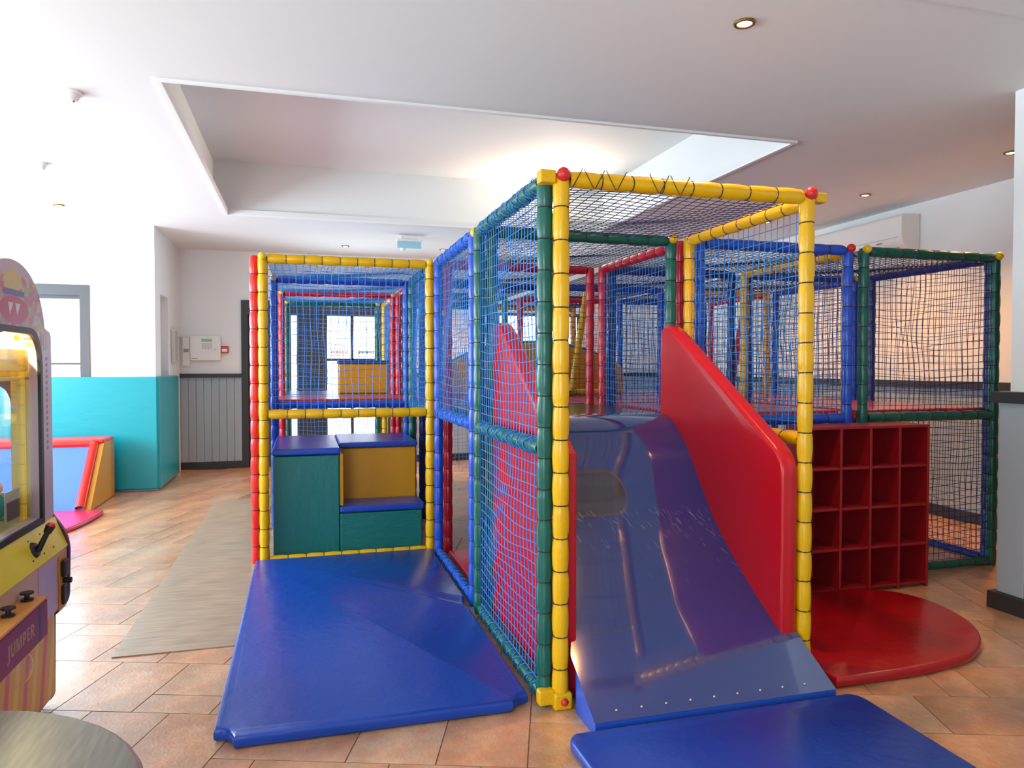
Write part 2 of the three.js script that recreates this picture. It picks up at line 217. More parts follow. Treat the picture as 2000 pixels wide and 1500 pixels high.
// tubes and nets of one panel between two floor points; opts: top, deck, bottom rails, up and low nets, posts
function framePanel(color, p0, p1, where, o = {}) {
  const [x0, z0] = p0, [x1, z1] = p1, w = Math.hypot(x1 - x0, z1 - z0), mat = V[color], pb = o.postBottom ?? 0.0, posts = o.posts ?? [1, 1], near = o.near;
  const at = (d, y, out = 0) => [x0 + (x1 - x0) * d / w - (z1 - z0) / w * -out * -1, y, z0 + (z1 - z0) * d / w + (x1 - x0) / w * out];
  const turn = Math.atan2(-(z1 - z0), x1 - x0);
  const tube = (n, a, b, ties, R) => { const m = bar(n, a, b, mat, play, ties, R, near); if (ties === tieBlue) lash(m, Math.hypot(a[0] - b[0], a[2] - b[2]), R); m.userData.label = colorWord[color] + ' padded ' + n.replace('_', ' ') + ', ' + where; };
  if (posts[0]) tube('post', at(0, pb), at(0, TOP + 0.02), o.ties);
  if (posts[1]) tube('post', at(w, pb), at(w, TOP + 0.02), o.ties);
  if (o.top !== 0) tube('top_rail', at(0.035, TOP), at(w - 0.035, TOP), o.railTies ?? o.ties);
  if (o.deck) tube('deck_rail', at(0.035, DECK), at(w - 0.035, DECK), o.railTies ?? o.ties);
  if (o.bottom) tube('bottom_rail', at(0.035, 0.033), at(w - 0.035, 0.033), o.railTies ?? o.ties, 0.03);
  const net = (n, h, y) => { const m = mesh(n, netGeo(w - 0.07, h), o.netMat || netBlue, play); m.position.set(...at(0.035, y)); m.rotation.y = turn; m.userData.label = 'square mesh cord net, ' + where; };
  if (o.up) net('upper_net', TOP - DECK - 0.06, DECK + 0.03);
  if (o.low) net('lower_net', DECK - 0.1, 0.07);
  if (o.balls) o.balls.forEach((c, i) => { if (!c) return; const m = mesh('joint_cap', ballGeo, c === 'r' ? ballRed : ballYellow, play); m.position.set(...at(i ? w : 0, TOP + 0.012)); m.position.z += 0.03; });
}
// slide bay
framePanel('yellow', [1.04, -2.9], [2.25, -2.9], 'in front of the blue slide', { balls: ['r', 'r'], postBottom: 0.03, near: 1 });
{
  const q = g => g.translate(1.04, 0, -2.9);
  mesh('corner_fitting', q(rbox(-0.1, -0.03, TOP - 0.025, TOP + 0.03, -0.03, 0.03, 0.008)), V.yellow, play); mesh('corner_fitting', q(rbox(1.24, 1.3, TOP - 0.025, TOP + 0.02, -0.03, 0.03, 0.008)), V.yellow, play);
  const foot = mesh('foot_fitting', [q(rbox(-0.04, 0.045, 0, 0.075, -0.04, 0.04, 0.015)), q(rbox(-0.1, -0.03, 0.02, 0.085, -0.03, 0.02, 0.01))], V.yellow, play);
  const cap = mesh('red_cap', new THREE.SphereGeometry(0.017, 14, 8), ballRed, foot); cap.position.set(1.045, 0.038, -2.86);
  for (let k = 0; k < 9; k++) { const c = new THREE.CylinderGeometry(0.002, 0.002, 0.09, 4); c.rotateZ((k % 2 ? 1 : -1) * 0.5); c.translate(0.06 + k * 0.05 + (k > 4 ? 0.1 : 0), TOP, 0.037); mesh('lashing_cord', q(c), tieMat, play); }
}
framePanel('green', [0.985, -2.95], [0.985, -4.15], 'left side of the slide', { deck: 1, bottom: 1, up: 1, low: 1, railTies: tieBlue, near: 1 });
framePanel('blue', [0.985, -4.29], [0.985, -5.5], 'beside the crawl-in opening', { deck: 1, bottom: 1, up: 1, railTies: tieBlue, balls: ['y', 0] });
framePanel('green', [1.06, -4.15], [2.22, -4.15], 'across the head of the slide', { balls: [0, 'y'] });
framePanel('yellow', [2.32, -2.98], [2.32, -4.1], 'above the right slide cheek', { posts: [0, 1], deck: 1, up: 1, balls: [0, 'r'], ballZ: -0.03 });
// left tower
framePanel('yellow', [-0.285, -5.6], [0.935, -5.6], 'front of the left tower', { deck: 1, bottom: 1, up: 1, balls: ['y', 'y'] });
framePanel('scarlet', [-0.345, -5.64], [-0.345, -6.83], 'left flank of the left tower', { deck: 1, up: 1, low: 1 });
framePanel('blue', [-0.257, -6.9], [0.93, -6.9], 'one bay behind the steps', { deck: 1, balls: ['y', 0] });
framePanel('red', [-0.226, -8.15], [0.95, -8.15], 'two bays behind the steps', { deck: 1, balls: ['y', 'y'] });
framePanel('green', [-0.2, -9.4], [0.9, -9.4], 'far end of the left tower', { deck: 1, up: 1, low: 1, balls: ['y', 'y'] });
framePanel('green', [0.97, -5.68], [0.97, -6.82], 'right of the padded steps', { deck: 1, up: 1, railTies: tieBlue });
framePanel('red', [1.0, -6.98], [1.0, -8.08], 'right side, behind the steps', { deck: 1 });
framePanel('yellow', [0.98, -8.25], [0.98, -9.35], 'rear right of the left tower', { deck: 1, up: 1 });
// right hand bays
framePanel('blue', [2.42, -4.15], [3.55, -4.15], 'front, behind the shoe shelf', { deck: 1, bottom: 1, up: 1, low: 1, balls: [0, 'r'] });
framePanel('green', [3.68, -4.15], [4.83, -4.15], 'front of the right bay', { deck: 1, bottom: 1, up: 1, low: 1, balls: ['y', 'y'], netMat: netBacklit });
framePanel('navy', [4.86, -4.22], [4.86, -5.38], 'right bay, facing the right wall', { deck: 1, bottom: 1, up: 1, low: 1, netMat: netBacklit });
framePanel('red', [2.33, -4.24], [2.33, -5.5], 'partition behind the slide head', { deck: 1, up: 1 });
framePanel('yellow', [3.62, -4.24], [3.62, -5.46], 'between the two right front bays', { deck: 1, up: 1, netMat: netBacklit });
framePanel('red', [1.07, -5.57], [2.25, -5.57], 'rear of the slide landing', { deck: 1 });
framePanel('navy', [2.42, -5.52], [3.53, -5.52], 'behind the middle front bay', { deck: 1, up: 1, netMat: netBacklit });
framePanel('blue', [3.7, -5.52], [4.8, -5.52], 'behind the right front bay', { deck: 1, up: 1, netMat: netBacklit, balls: ['r', 'y'] });
framePanel('navy', [1.08, -6.9], [2.24, -6.9], 'two bays behind the slide', { deck: 1 });
framePanel('blue', [2.42, -6.85], [3.55, -6.85], 'middle of the second row', { deck: 1, up: 1, netMat: netBacklit });
framePanel('yellow', [3.68, -6.85], [4.82, -6.85], 'right of the second row', { deck: 1, balls: ['y', 'y'] });
framePanel('blue', [4.88, -5.6], [4.88, -6.78], 'second row, facing the right wall', { deck: 1, up: 1, netMat: netBacklit });
framePanel('teal', [1.08, -8.15], [2.24, -8.15], 'three bays behind the slide', { deck: 1, up: 1 });
framePanel('red', [2.42, -8.15], [3.55, -8.15], 'middle of the third row', { deck: 1, up: 1, netMat: netBacklit });
framePanel('blue', [3.68, -8.15], [4.82, -8.15], 'rear right end', { deck: 1, up: 1, low: 1, netMat: netBacklit });
framePanel('red', [4.88, -6.95], [4.88, -8.08], 'third row, facing the right wall', { deck: 1, up: 1, netMat: netBacklit });
framePanel('teal', [1.06, -9.4], [2.24, -9.4], 'rear, in line with the slide', { deck: 1, up: 1, low: 1 });
framePanel('orange', [2.42, -9.4], [3.55, -9.4], 'rear, far middle', { deck: 1, up: 1, low: 1 });
// braces
bar('diagonal_brace', [2.62, 1.2, -6.98], [2.78, 2.2, -6.98], V.yellow, play).userData.label = 'slanting yellow padded brace';
bar('brace_foot', [2.57, 1.19, -7.03], [2.92, 1.19, -7.03], V.yellow, play).userData.label = 'yellow padded foot bar of the slanting brace';
bar('diagonal_brace', [3.95, 1.2, -6.2], [4.15, 2.2, -6.2], V.red, play).userData.label = 'slanting purple-red padded brace';
// roof nets, decks
const COLS = { left: [-0.26, 0.95], slide: [1.06, 2.26], middle: [2.4, 3.57], right: [3.66, 4.85] };
const ROWS = [[-2.93, -4.12], [-4.22, -5.5], [-5.64, -6.84], [-6.95, -8.1], [-8.22, -9.36]];
const rowName = ['over the slide itself', 'in the first row behind the slide head', 'in the second row', 'in the third row', 'in the rearmost row'], colName = { left: 'left tower', slide: 'slide column', middle: 'middle column', right: 'right-hand column' };
const BAYS = [['slide', 0], ['slide', 1], ['middle', 1], ['right', 1], ['left', 2], ['slide', 2], ['middle', 2], ['right', 2], ['left', 3], ['slide', 3], ['middle', 3], ['right', 3], ['left', 4], ['slide', 4], ['middle', 4]];
const deckMats = { slide: [null, V.deckGreen, V.deckBlue, V.deckRed, V.deckBlue], middle: [null, V.deckRed, V.deckRed, V.deckBlue, V.deckRed], right: [null, V.deckRed, V.deckRed, V.deckRed, V.deckRed], left: [null, null, null, V.deckRed, V.deckBlue] };
const deckWord = m => m === V.deckGreen ? 'dark glossy' : m === V.deckBlue ? 'blue' : 'red';
for (const [c, r] of BAYS) {
  const [x0, x1] = COLS[c], [z0, z1] = ROWS[r], w = x1 - x0, d = z0 - z1;
  const g = netGeo(w, d), n = mesh('roof_net', g, c === 'left' ? netBlue : netBacklit, play); n.userData.label = 'roof net of the ' + colName[c] + ' ' + rowName[r];
  n.position.set(x0, TOP + 0.012, z0); n.rotation.x = -Math.PI / 2;
  const dm = deckMats[c][r]; if (!dm) continue;
  mesh('deck_pad', rbox(x0 + 0.02, x1 - 0.02, DECK - 0.02, DECK + 0.05, z1, z0, 0.015), dm, play).userData.label = deckWord(dm) + ' padded deck of the ' + colName[c] + ' ' + rowName[r];
}
// ---------------------------------------------------------------- slide
const PROFILE = [[-4.12, 1.165], [-4.02, 1.155], [-3.9, 1.1], [-3.76, 0.985], [-3.6, 0.785], [-3.45, 0.615], [-3.29, 0.48], [-3.14, 0.37], [-2.99, 0.275], [-2.82, 0.172], [-2.62, 0.055]];
{
  const t = thing('play_slide', 'wide blue slide with clear sheet between red padded cheeks', 'slide', [1.62, 0, -3.4]);
  const curve = new THREE.CatmullRomCurve3(PROFILE.map(p => new THREE.Vector3(0, p[1], p[0]))), pts = curve.getPoints(56);
  const canvas = document.createElement('canvas'); canvas.width = 1024; canvas.height = 1536; const c = canvas.getContext('2d');
  c.fillStyle = '#17357f'; c.fillRect(0, 0, 1024, 1536);
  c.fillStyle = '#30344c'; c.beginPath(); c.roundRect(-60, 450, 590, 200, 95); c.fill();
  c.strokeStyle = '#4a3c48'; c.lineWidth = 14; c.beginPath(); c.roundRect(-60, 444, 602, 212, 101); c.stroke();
  c.strokeStyle = 'rgba(40,40,80,0.8)'; c.lineWidth = 3; c.beginPath(); c.moveTo(60, 1220); c.bezierCurveTo(120, 1180, 230, 1210, 330, 1170); c.moveTo(40, 1390); c.bezierCurveTo(150, 1340, 250, 1400, 350, 1360); c.stroke();
  for (let i = 0; i < 130; i++) { const x = Math.pow(rnd(), 0.7) * 1000, y = 630 + rnd() * rnd() * 420; c.strokeStyle = 'rgba(205,190,190,' + (0.15 + rnd() * 0.4) + ')'; c.lineWidth = 1 + rnd() * 4; c.beginPath(); c.moveTo(x, y); c.lineTo(x + 8 + rnd() * 14, y + 10 + rnd() * 28); c.stroke(); }
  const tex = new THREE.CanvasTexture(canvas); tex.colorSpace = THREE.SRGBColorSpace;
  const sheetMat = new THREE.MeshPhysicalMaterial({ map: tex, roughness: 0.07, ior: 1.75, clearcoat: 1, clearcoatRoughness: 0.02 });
  const ox = 1.62, oz = -3.4, X0 = 1.13, X1 = 2.13, body = new THREE.Shape();
  const bp = pts.filter(p => p.z < -2.87); bp.forEach((p, i) => i ? body.lineTo(-p.z, p.y - 0.004) : body.moveTo(-p.z, p.y - 0.004)); body.lineTo(-bp[bp.length - 1].z, 0.0); body.lineTo(4.12, 0.0); body.closePath();
  const bg = toCreasedNormals(new THREE.ExtrudeGeometry(body, { depth: X1 - X0, bevelEnabled: false }), 0.4); bg.rotateY(Math.PI / 2); bg.translate(X0 - ox, 0, -oz);
  mesh('slide_body', bg, vinyl(0x2457c4, 0.35, 0.002), t);
  const ap = new THREE.Shape(), fp = pts.filter(p => p.z > -2.86); ap.moveTo(-fp[0].z, 0.001); fp.forEach(p => ap.lineTo(-p.z, p.y - 0.004)); ap.lineTo(2.62, 0.001); ap.closePath();
  const ag = toCreasedNormals(new THREE.ExtrudeGeometry(ap, { depth: 1.12, bevelEnabled: false }), 0.4); ag.rotateY(Math.PI / 2); ag.translate(1.085 - ox, 0, -oz); mesh('apron', ag, vinyl(0x2457c4, 0.35, 0.002), t);
  const pos = [], uv = [], idx = [], N = 10; let s = 0; const ls = [0]; for (let i = 1; i < pts.length; i++) ls.push(s += pts[i].distanceTo(pts[i - 1]));
  pts.forEach((p, i) => { for (let k = 0; k <= N; k++) { const e = Math.max(0, Math.min(1, (p.z + 3.0) / 0.1)), a0 = X0 - 0.045 * e, a1 = X1 + 0.075 * e; pos.push(a0 + (a1 - a0) * k / N - ox, p.y, p.z - oz); uv.push(k / N, 1 - ls[i] / s); } });
  for (let i = 0; i < pts.length - 1; i++) for (let k = 0; k < N; k++) { const a = i * (N + 1) + k, b = a + N + 1; idx.push(a, b, a + 1, b, b + 1, a + 1); }
  const sg = new THREE.BufferGeometry(); sg.setAttribute('position', new THREE.Float32BufferAttribute(pos, 3)); sg.setAttribute('uv', new THREE.Float32BufferAttribute(uv, 2)); sg.setIndex(idx); sg.computeVertexNormals();
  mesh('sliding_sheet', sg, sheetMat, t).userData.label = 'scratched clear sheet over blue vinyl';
  // run-out apron in front, wider than the cheeks
  mesh('rivets', [...Array(9)].map((_, i) => { const g = new THREE.SphereGeometry(0.006, 8, 6); g.translate(X0 + 0.06 + i * 0.11 - ox, 0.079, -2.655 - oz); return g; }), chrome, t);
  const cheek = (x0, x1, front) => {
    const sh = new THREE.Shape(); sh.moveTo(4.08, 0.04); sh.lineTo(4.08, 1.62); sh.quadraticCurveTo(4.08, 1.69, 4.0, 1.67); sh.quadraticCurveTo(3.93, 1.64, 3.85, 1.59); sh.lineTo(2.98, 1.06); sh.quadraticCurveTo(front, 1.02, front, 0.94); sh.lineTo(front, 0.04); sh.closePath();
    const g = toCreasedNormals(new THREE.ExtrudeGeometry(sh, { depth: x1 - x0 - 0.04, bevelEnabled: true, bevelSize: 0.025, bevelThickness: 0.02, bevelSegments: 4, curveSegments: 8 }), 0.7);
    g.rotateY(Math.PI / 2); g.translate(x0 + 0.02 - ox, 0, -oz); return g;
  };
  mesh('cheek', cheek(2.12, 2.21, 2.91), V.redPanel, t); mesh('cheek', cheek(1.05, 1.14, 2.98), V.redPanel, t);
}
// ---------------------------------------------------------------- steps in the left tower
{
  const t = thing('padded_steps', 'padded green steps with blue treads inside the yellow left frame', 'steps', [0.32, 0, -6.1]), q = (g) => { g.translate(-0.32, 0, 6.1); return g; };
  mesh('block', q(rbox(-0.23, 0.255, 0.02, 0.78, -6.78, -5.68, 0.012)), V.stepGreen, t);
  mesh('block', q(rbox(0.257, 0.885, 0.02, 0.33, -6.0, -5.68, 0.012)), V.stepGreen, t);
  mesh('riser', q(rbox(0.29, 0.885, 0.335, 0.79, -6.5, -6.01, 0.012)), V.stepYellow, t);
  mesh('notch_cheek', q(rbox(0.256, 0.285, 0.385, 0.785, -6.0, -5.69, 0.01)), V.stepYellow, t);
  mesh('tread', q(rbox(0.257, 0.9, 0.335, 0.385, -6.005, -5.665, 0.015)), V.stepBlue, t);
  mesh('tread', q(rbox(-0.235, 0.26, 0.785, 0.835, -6.78, -5.665, 0.015)), V.stepBlue, t);
  mesh('tread', q(rbox(0.262, 0.895, 0.795, 0.84, -6.78, -5.98, 0.015)), V.stepBlue, t);
}
{ // soft blocks further in
  const t = thing('soft_block', 'yellow soft block with dark blue top on the left tower deck', 'soft block', [0.65, DECK + 0.05, -8.45]);
  mesh('body', rbox(-0.28, 0.26, 0, 0.33, -0.15, 0.15, 0.015), V.stepYellow, t); mesh('top_pad', rbox(-0.29, 0.27, 0.33, 0.37, -0.16, 0.16, 0.012), V.stepBlue, t);
  const sh = new THREE.Shape(); sh.moveTo(-1.0, 0); sh.lineTo(-1.0, 0.26); sh.quadraticCurveTo(-0.6, 0.5, 0, 0.52); sh.quadraticCurveTo(0.6, 0.5, 1.0, 0.26); sh.lineTo(1.0, 0); sh.closePath();
  const a = thing('arched_barrier', 'brown-orange padded barrier with curved top and teal edge deep in the frame', 'soft block', [2.38, DECK + 0.068, -7.55]);
  const g = toCreasedNormals(new THREE.ExtrudeGeometry(sh, { depth: 0.12, bevelEnabled: true, bevelSize: 0.015, bevelThickness: 0.015, bevelSegments: 3, curveSegments: 16 }), 0.6);
  mesh('panel', g, V.orange, a);
  const ec = new THREE.CatmullRomCurve3([[-1.0, 0.27], [-0.6, 0.455], [0, 0.535], [0.6, 0.455], [1.0, 0.27]].map(p => new THREE.Vector3(p[0], p[1], 0.06)));
  mesh('edge_roll', new THREE.TubeGeometry(ec, 24, 0.03, 10), V.teal, a);
}
// ---------------------------------------------------------------- floor mats and shoe shelf
function mat(name, label, pts, h, material, bevel = 0.018) {          // pts: outline in (x, z), soft edged
  const sh = new THREE.Shape(); pts.forEach((p, i) => { if (!i) sh.moveTo(p[0], -p[1]); else if (p.length === 4) sh.quadraticCurveTo(p[0], -p[1], p[2], -p[3]); else sh.lineTo(p[0], -p[1]); }); sh.closePath();
  const g = toCreasedNormals(new THREE.ExtrudeGeometry(sh, { depth: h - 2 * bevel, bevelEnabled: true, bevelSize: bevel, bevelThickness: bevel, bevelOffset: -bevel, bevelSegments: 4, curveSegments: 16 }), 0.8);
  g.rotateX(-Math.PI / 2); g.translate(0, bevel + 0.001, 0);
  return tag(mesh(name, g, material), label, 'mat');
}
mat('crash_mat', 'large royal blue floor mat with notched corners before the left tower', [[-0.345, -5.54], [-0.345, -2.985], [-0.28, -2.985, -0.265, -2.905], [0.83, -2.9], [0.86, -2.955, 0.915, -2.96], [0.915, -4.1], [0.88, -4.2, 0.93, -4.33], [0.93, -5.54]], 0.055, V.matBlue);
mat('crash_mat', 'blue floor mat at the foot of the slide', [[0.98, -2.58], [0.94, -2.55, 0.95, -2.5], [0.97, -0.9], [2.22, -0.9], [2.27, -2.5], [2.27, -2.575, 2.2, -2.58]], 0.055, V.matBlue);
mat('landing_mat', 'red floor mat with rounded end in front of the shoe shelf', [[2.29, -2.72], [2.29, -3.8], [3.4, -3.8], [3.66, -3.66, 3.58, -3.32], [3.5, -2.95, 3.12, -2.78], [2.9, -2.72, 2.6, -2.715]], 0.05, V.redMat);
mat('nook_mat', 'red floor mat just inside the blue crawl-in opening', [[1.05, -4.35], [1.05, -5.45], [2.2, -5.45], [2.2, -4.35]], 0.05, V.deckRed);
mat('toddler_mat', 'pink-red rounded floor mat in front of the padded wedge', [[-4.4, -8.05], [-2.0, -8.05], [-1.9, -7.95], [-1.9, -7.3, -2.06, -7.0], [-2.4, -6.7], [-4.4, -6.7]], 0.04, V.pink);
{
  const t = thing('shoe_shelf', 'red wooden shoe shelf with sixteen pigeonholes beside the red mat', 'shelf', [3.49, 0, -3.97]), paint = plain(0x8c1019, 0.45), W = 0.455, D = 0.12, n = 4, Hh = 1.07;
  for (let i = 0; i <= n; i++) mesh('divider', rbox(-W + i * 2 * W / n - 0.009, -W + i * 2 * W / n + 0.009, 0.0, Hh, -D, D, 0.003, 1), paint, t);
  for (let j = 0; j <= 4; j++) for (let i = 0; i < n; i++) mesh(j === 4 ? 'top_board' : 'shelf_board', rbox(-W + i * 2 * W / n + 0.009, -W + (i + 1) * 2 * W / n - 0.009, 0.02 + j * 0.258, 0.038 + j * 0.258, -D, D - 0.004, 0.003, 1), paint, t);
  mesh('back_board', box(-W, W, 0, Hh, -D - 0.012, -D), paint, t);
}
// ---------------------------------------------------------------- toddler corner, wall pads
{
  const p = thing('wall_pad', 'bright teal wall pad below the grey window', 'wall pad', [-3.1, 0, ZW]);
  mesh('pad', rbox(-1.55, 1.46, 0.02, 1.335, 0.002, 0.07, 0.02), V.tealPad, p);
  const q = thing('wall_pad', 'narrow teal wall pad on the return wall corner', 'wall pad', [-1.67, 0, -9.9]);
  mesh('pad', rbox(0.002, 0.05, 0.02, 1.335, -0.75, 0.6, 0.018), V.tealPad, q);
  const sh = new THREE.Shape(); sh.moveTo(0, 0); sh.lineTo(0, 0.63); sh.lineTo(-0.42, 0.63); sh.lineTo(-0.98, 0.0); sh.closePath();
  const t = thing('padded_wedge', 'padded wedge seat with blue slope, red edging and yellow end', 'soft wedge', [-2.06, 0, -9.1]);
  const mk = (x0, x1) => { const s2 = sh.clone(), g = new THREE.ExtrudeGeometry(s2, { depth: x1 - x0, bevelEnabled: false }); g.rotateY(Math.PI / 2); g.translate(x0, 0.01, 0); return g; };
  // shape x runs along -z after turning, so mirror it to face the room
  const turn = g => { const p2 = g.attributes.position; for (let i = 0; i < p2.count; i++) p2.setZ(i, p2.getZ(i)); return g; };
  mesh('blue_slope', turn(mk(-2.3, -0.08)), V.benchBlue, t); mesh('yellow_end', turn(mk(-0.08, 0)), V.stepYellow, t);
  const roll = (a, b, r) => { const c = new THREE.LineCurve3(new THREE.Vector3(...a), new THREE.Vector3(...b)); return new THREE.TubeGeometry(c, 2, r, 12); };
  mesh('top_edging', [rbox(-2.3, 0.0, 0.63, 0.675, 0.0, 0.44, 0.02).toNonIndexed(), roll([-2.3, 0.63, 0.43], [-0.06, 0.63, 0.43], 0.04)], V.scarlet, t);
  mesh('slope_edging', roll([-0.09, 0.64, 0.43], [-0.09, 0.04, 0.99], 0.045), V.scarlet, t);
  const b = thing('bolster', 'yellow round bolster lying before the padded wedge', 'bolster', [-3.05, 0.312, -7.86]);
  const bg = new THREE.CapsuleGeometry(0.075, 0.5, 6, 16); bg.rotateZ(Math.PI / 2); mesh('cushion', bg, V.yellow, b);
  const c2 = thing('soft_block', 'blue soft block carrying the yellow bolster', 'soft block', [-3.05, 0.045, -7.86]); mesh('body', rbox(-0.4, 0.4, 0.0, 0.185, -0.15, 0.15, 0.02), V.stepBlue, c2);
}
// ---------------------------------------------------------------- wall and ceiling fittings
{
  const t = thing('alarm_panel', 'cream alarm control panel with green display on the rear wall', 'control panel', [-1.33, 1.71, ZB]);
  mesh('case', rbox(-0.2, 0.2, -0.175, 0.175, 0.002, 0.08, 0.012), plasticWhite, t); mesh('display', box(-0.05, 0.09, 0.09, 0.13, 0.08, 0.083), plain(0x8fbf92, 0.4), t);
  const k = []; for (let i = 0; i < 4; i++) for (let j = 0; j < 3; j++) k.push(rbox(-0.04 + i * 0.035, -0.018 + i * 0.035, 0.05 - j * 0.03, 0.068 - j * 0.03, 0.08, 0.087, 0.002, 1)); mesh('keys', k, plain(0xc4c4cc, 0.5), t); mesh('key_lock', new THREE.CylinderGeometry(0.018, 0.018, 0.012, 16).rotateX(Math.PI / 2).translate(0.13, -0.02, 0.084), plain(0xd8d6d0, 0.4), t); mesh('maker_mark', box(-0.18, -0.1, -0.15, -0.14, 0.08, 0.082), plain(0x8a8a90), t);
  const f = thing('fire_call_point', 'small red break-glass fire call point right of the alarm panel', 'call point', [-1.08, 1.69, ZB]);
  mesh('case', rbox(-0.05, 0.05, -0.05, 0.05, 0.002, 0.05, 0.006), plain(0xc4202c, 0.4), f); mesh('glass_label', box(-0.035, 0.035, -0.03, 0.012, 0.05, 0.053), plasticWhite, f);
  const c = thing('service_box', 'small white utility box with grey keypad left of the alarm panel', 'utility box', [-1.58, 1.7, ZB]);
  mesh('case', rbox(-0.05, 0.045, -0.24, 0.16, 0.002, 0.05, 0.006), plasticWhite, c); mesh('display', box(-0.035, 0.03, -0.05, 0.0, 0.05, 0.056), plain(0x9a958c), c); mesh('shelf_lid', box(-0.06, 0.05, 0.16, 0.175, 0.002, 0.06), plasticWhite, c);
  const e = thing('switch_box', 'slim grey switch box on the return wall by the niche', 'switch box', [-1.67, 1.72, -10.5]); mesh('case', rbox(0.002, 0.05, -0.22, 0.22, -0.12, 0.12, 0.006), plain(0xcfcdc6, 0.5), e); mesh('cover_seam', box(0.05, 0.052, -0.19, 0.19, -0.1, 0.1), plain(0xb9b7b0, 0.5), e);
  const a = thing('air_conditioner', 'white wall air conditioner high on the right wall', 'air conditioner', [XR, 2.8, -6.63]);
  const sh = new THREE.Shape(); sh.moveTo(0, -0.17); sh.lineTo(0.1, -0.17); sh.quadraticCurveTo(0.21, -0.15, 0.215, -0.02); sh.lineTo(0.215, 0.13); sh.quadraticCurveTo(0.21, 0.17, 0.17, 0.17); sh.lineTo(0, 0.17); sh.closePath();
  const g = toCreasedNormals(new THREE.ExtrudeGeometry(sh, { depth: 1.34, bevelEnabled: true, bevelSize: 0.006, bevelThickness: 0.012, bevelSegments: 2 }), 0.5); g.rotateY(Math.PI); g.translate(-0.008, 0, 0.67);
  mesh('housing', g, plasticWhite, a); mesh('louvre', box(-0.2, -0.11, -0.165, -0.145, -0.6, 0.6), plain(0xb8b4ac, 0.5), a); mesh('seam', box(-0.226, -0.218, -0.055, -0.05, -0.64, 0.64), plain(0x9a968e, 0.5), a); mesh('badge', box(-0.228, -0.22, -0.09, -0.08, 0.35, 0.42), plain(0x808080, 0.5), a);
  const s = thing('exit_sign', 'hanging pale blue exit sign under the far ceiling', 'sign', [1.28, CEIL, -9.2]);
  mesh('housing', rbox(-0.16, 0.16, -0.075, -0.045, -0.04, 0.04, 0.006), plasticWhite, s); mesh('sign_plate', box(-0.15, 0.15, -0.155, -0.075, -0.004, 0.004), plain(0x9fd0e2, 0.4), s); mesh('bracket', box(-0.1, 0.1, -0.045, 0, -0.02, 0.02), plasticWhite, s);
  const det = (x, z, label, r, red) => { const d = thing('smoke_detector', label, 'detector', [x, CEIL, z]); mesh('base', cyl(r, r, 0.018, 0, -0.009, 0), plasticWhite, d); mesh('head', cyl(r * 0.85, r * 0.55, 0.04, 0, -0.037, 0), plasticWhite, d); if (red) mesh('indicator', new THREE.SphereGeometry(0.008, 8, 6).translate(0.02, -0.058, 0.015), plain(0xc03030), d); };
  det(-1.33, -4.95, 'larger white ceiling detector with red indicator left of the recess', 0.065, 1); det(-2.03, -6.73, 'small white ceiling detector above the toddler corner', 0.05); det(1.31, -10.05, 'small white ceiling detector behind the exit sign', 0.05);
  const bulbMat = new THREE.MeshStandardMaterial({ color: 0xffffff, emissive: 0xffe2b8, emissiveIntensity: 9 });
  const down = (x, z, label, k) => {
    const d = thing('downlight', label, 'downlight', [x, CEIL, z], 'recessed ceiling downlights');
    const ring = new THREE.TorusGeometry(0.043, 0.009, 8, 24); ring.rotateX(Math.PI / 2); ring.translate(0, -0.004, 0); mesh('ring', ring, brass, d);
    mesh('bulb', cyl(0.034, 0.03, 0.006, 0, -0.006, 0), bulbMat, d);
    const l = new THREE.SpotLight(0xffb870, k, 0, 1.05, 0.7, 2); l.position.set(x, CEIL - 0.02, z); l.target.position.set(x, 0, z); l.castShadow = true; l.shadow.radius = 1.5; scene.add(l, l.target);
  };
  down(2.03, -3.08, 'round brass-rimmed downlight above the slide', 9); down(5.21, -4.36, 'downlight at the right edge of the picture near the partition', 11); down(5.16, -5.81, 'downlight in front of the air conditioner', 12); down(5.05, -7.2, 'downlight beyond the air conditioner', 11);
  down(-2.38, -8.41, 'downlight above the toddler corner', 5); down(1.88, -10.12, 'far downlight right of the exit sign', 14); down(0.55, -10.19, 'far downlight left of the exit sign', 14);
  const u = thing('wall_uplight', 'small uplight on the far side of the ceiling recess', 'wall light', [3.12, 3.24, RZ1 - 0.04]);
  mesh('mount', rbox(-0.04, 0.04, -0.04, 0.03, 0.002, 0.05, 0.008), plasticWhite, u); mesh('bulb', cyl(0.03, 0.03, 0.008, 0, 0.036, 0.06), bulbMat, u); mesh('cup', cyl(0.036, 0.03, 0.06, 0, 0.0, 0.06), plasticWhite, u);
  const l = new THREE.SpotLight(0xffe8cc, 28, 0, 1.2, 0.9, 2); l.position.set(3.12, 3.29, RZ1 + 0.03); l.target.position.set(2.6, 3.66, RZ1 + 0.5); l.castShadow = true; scene.add(l, l.target);
}
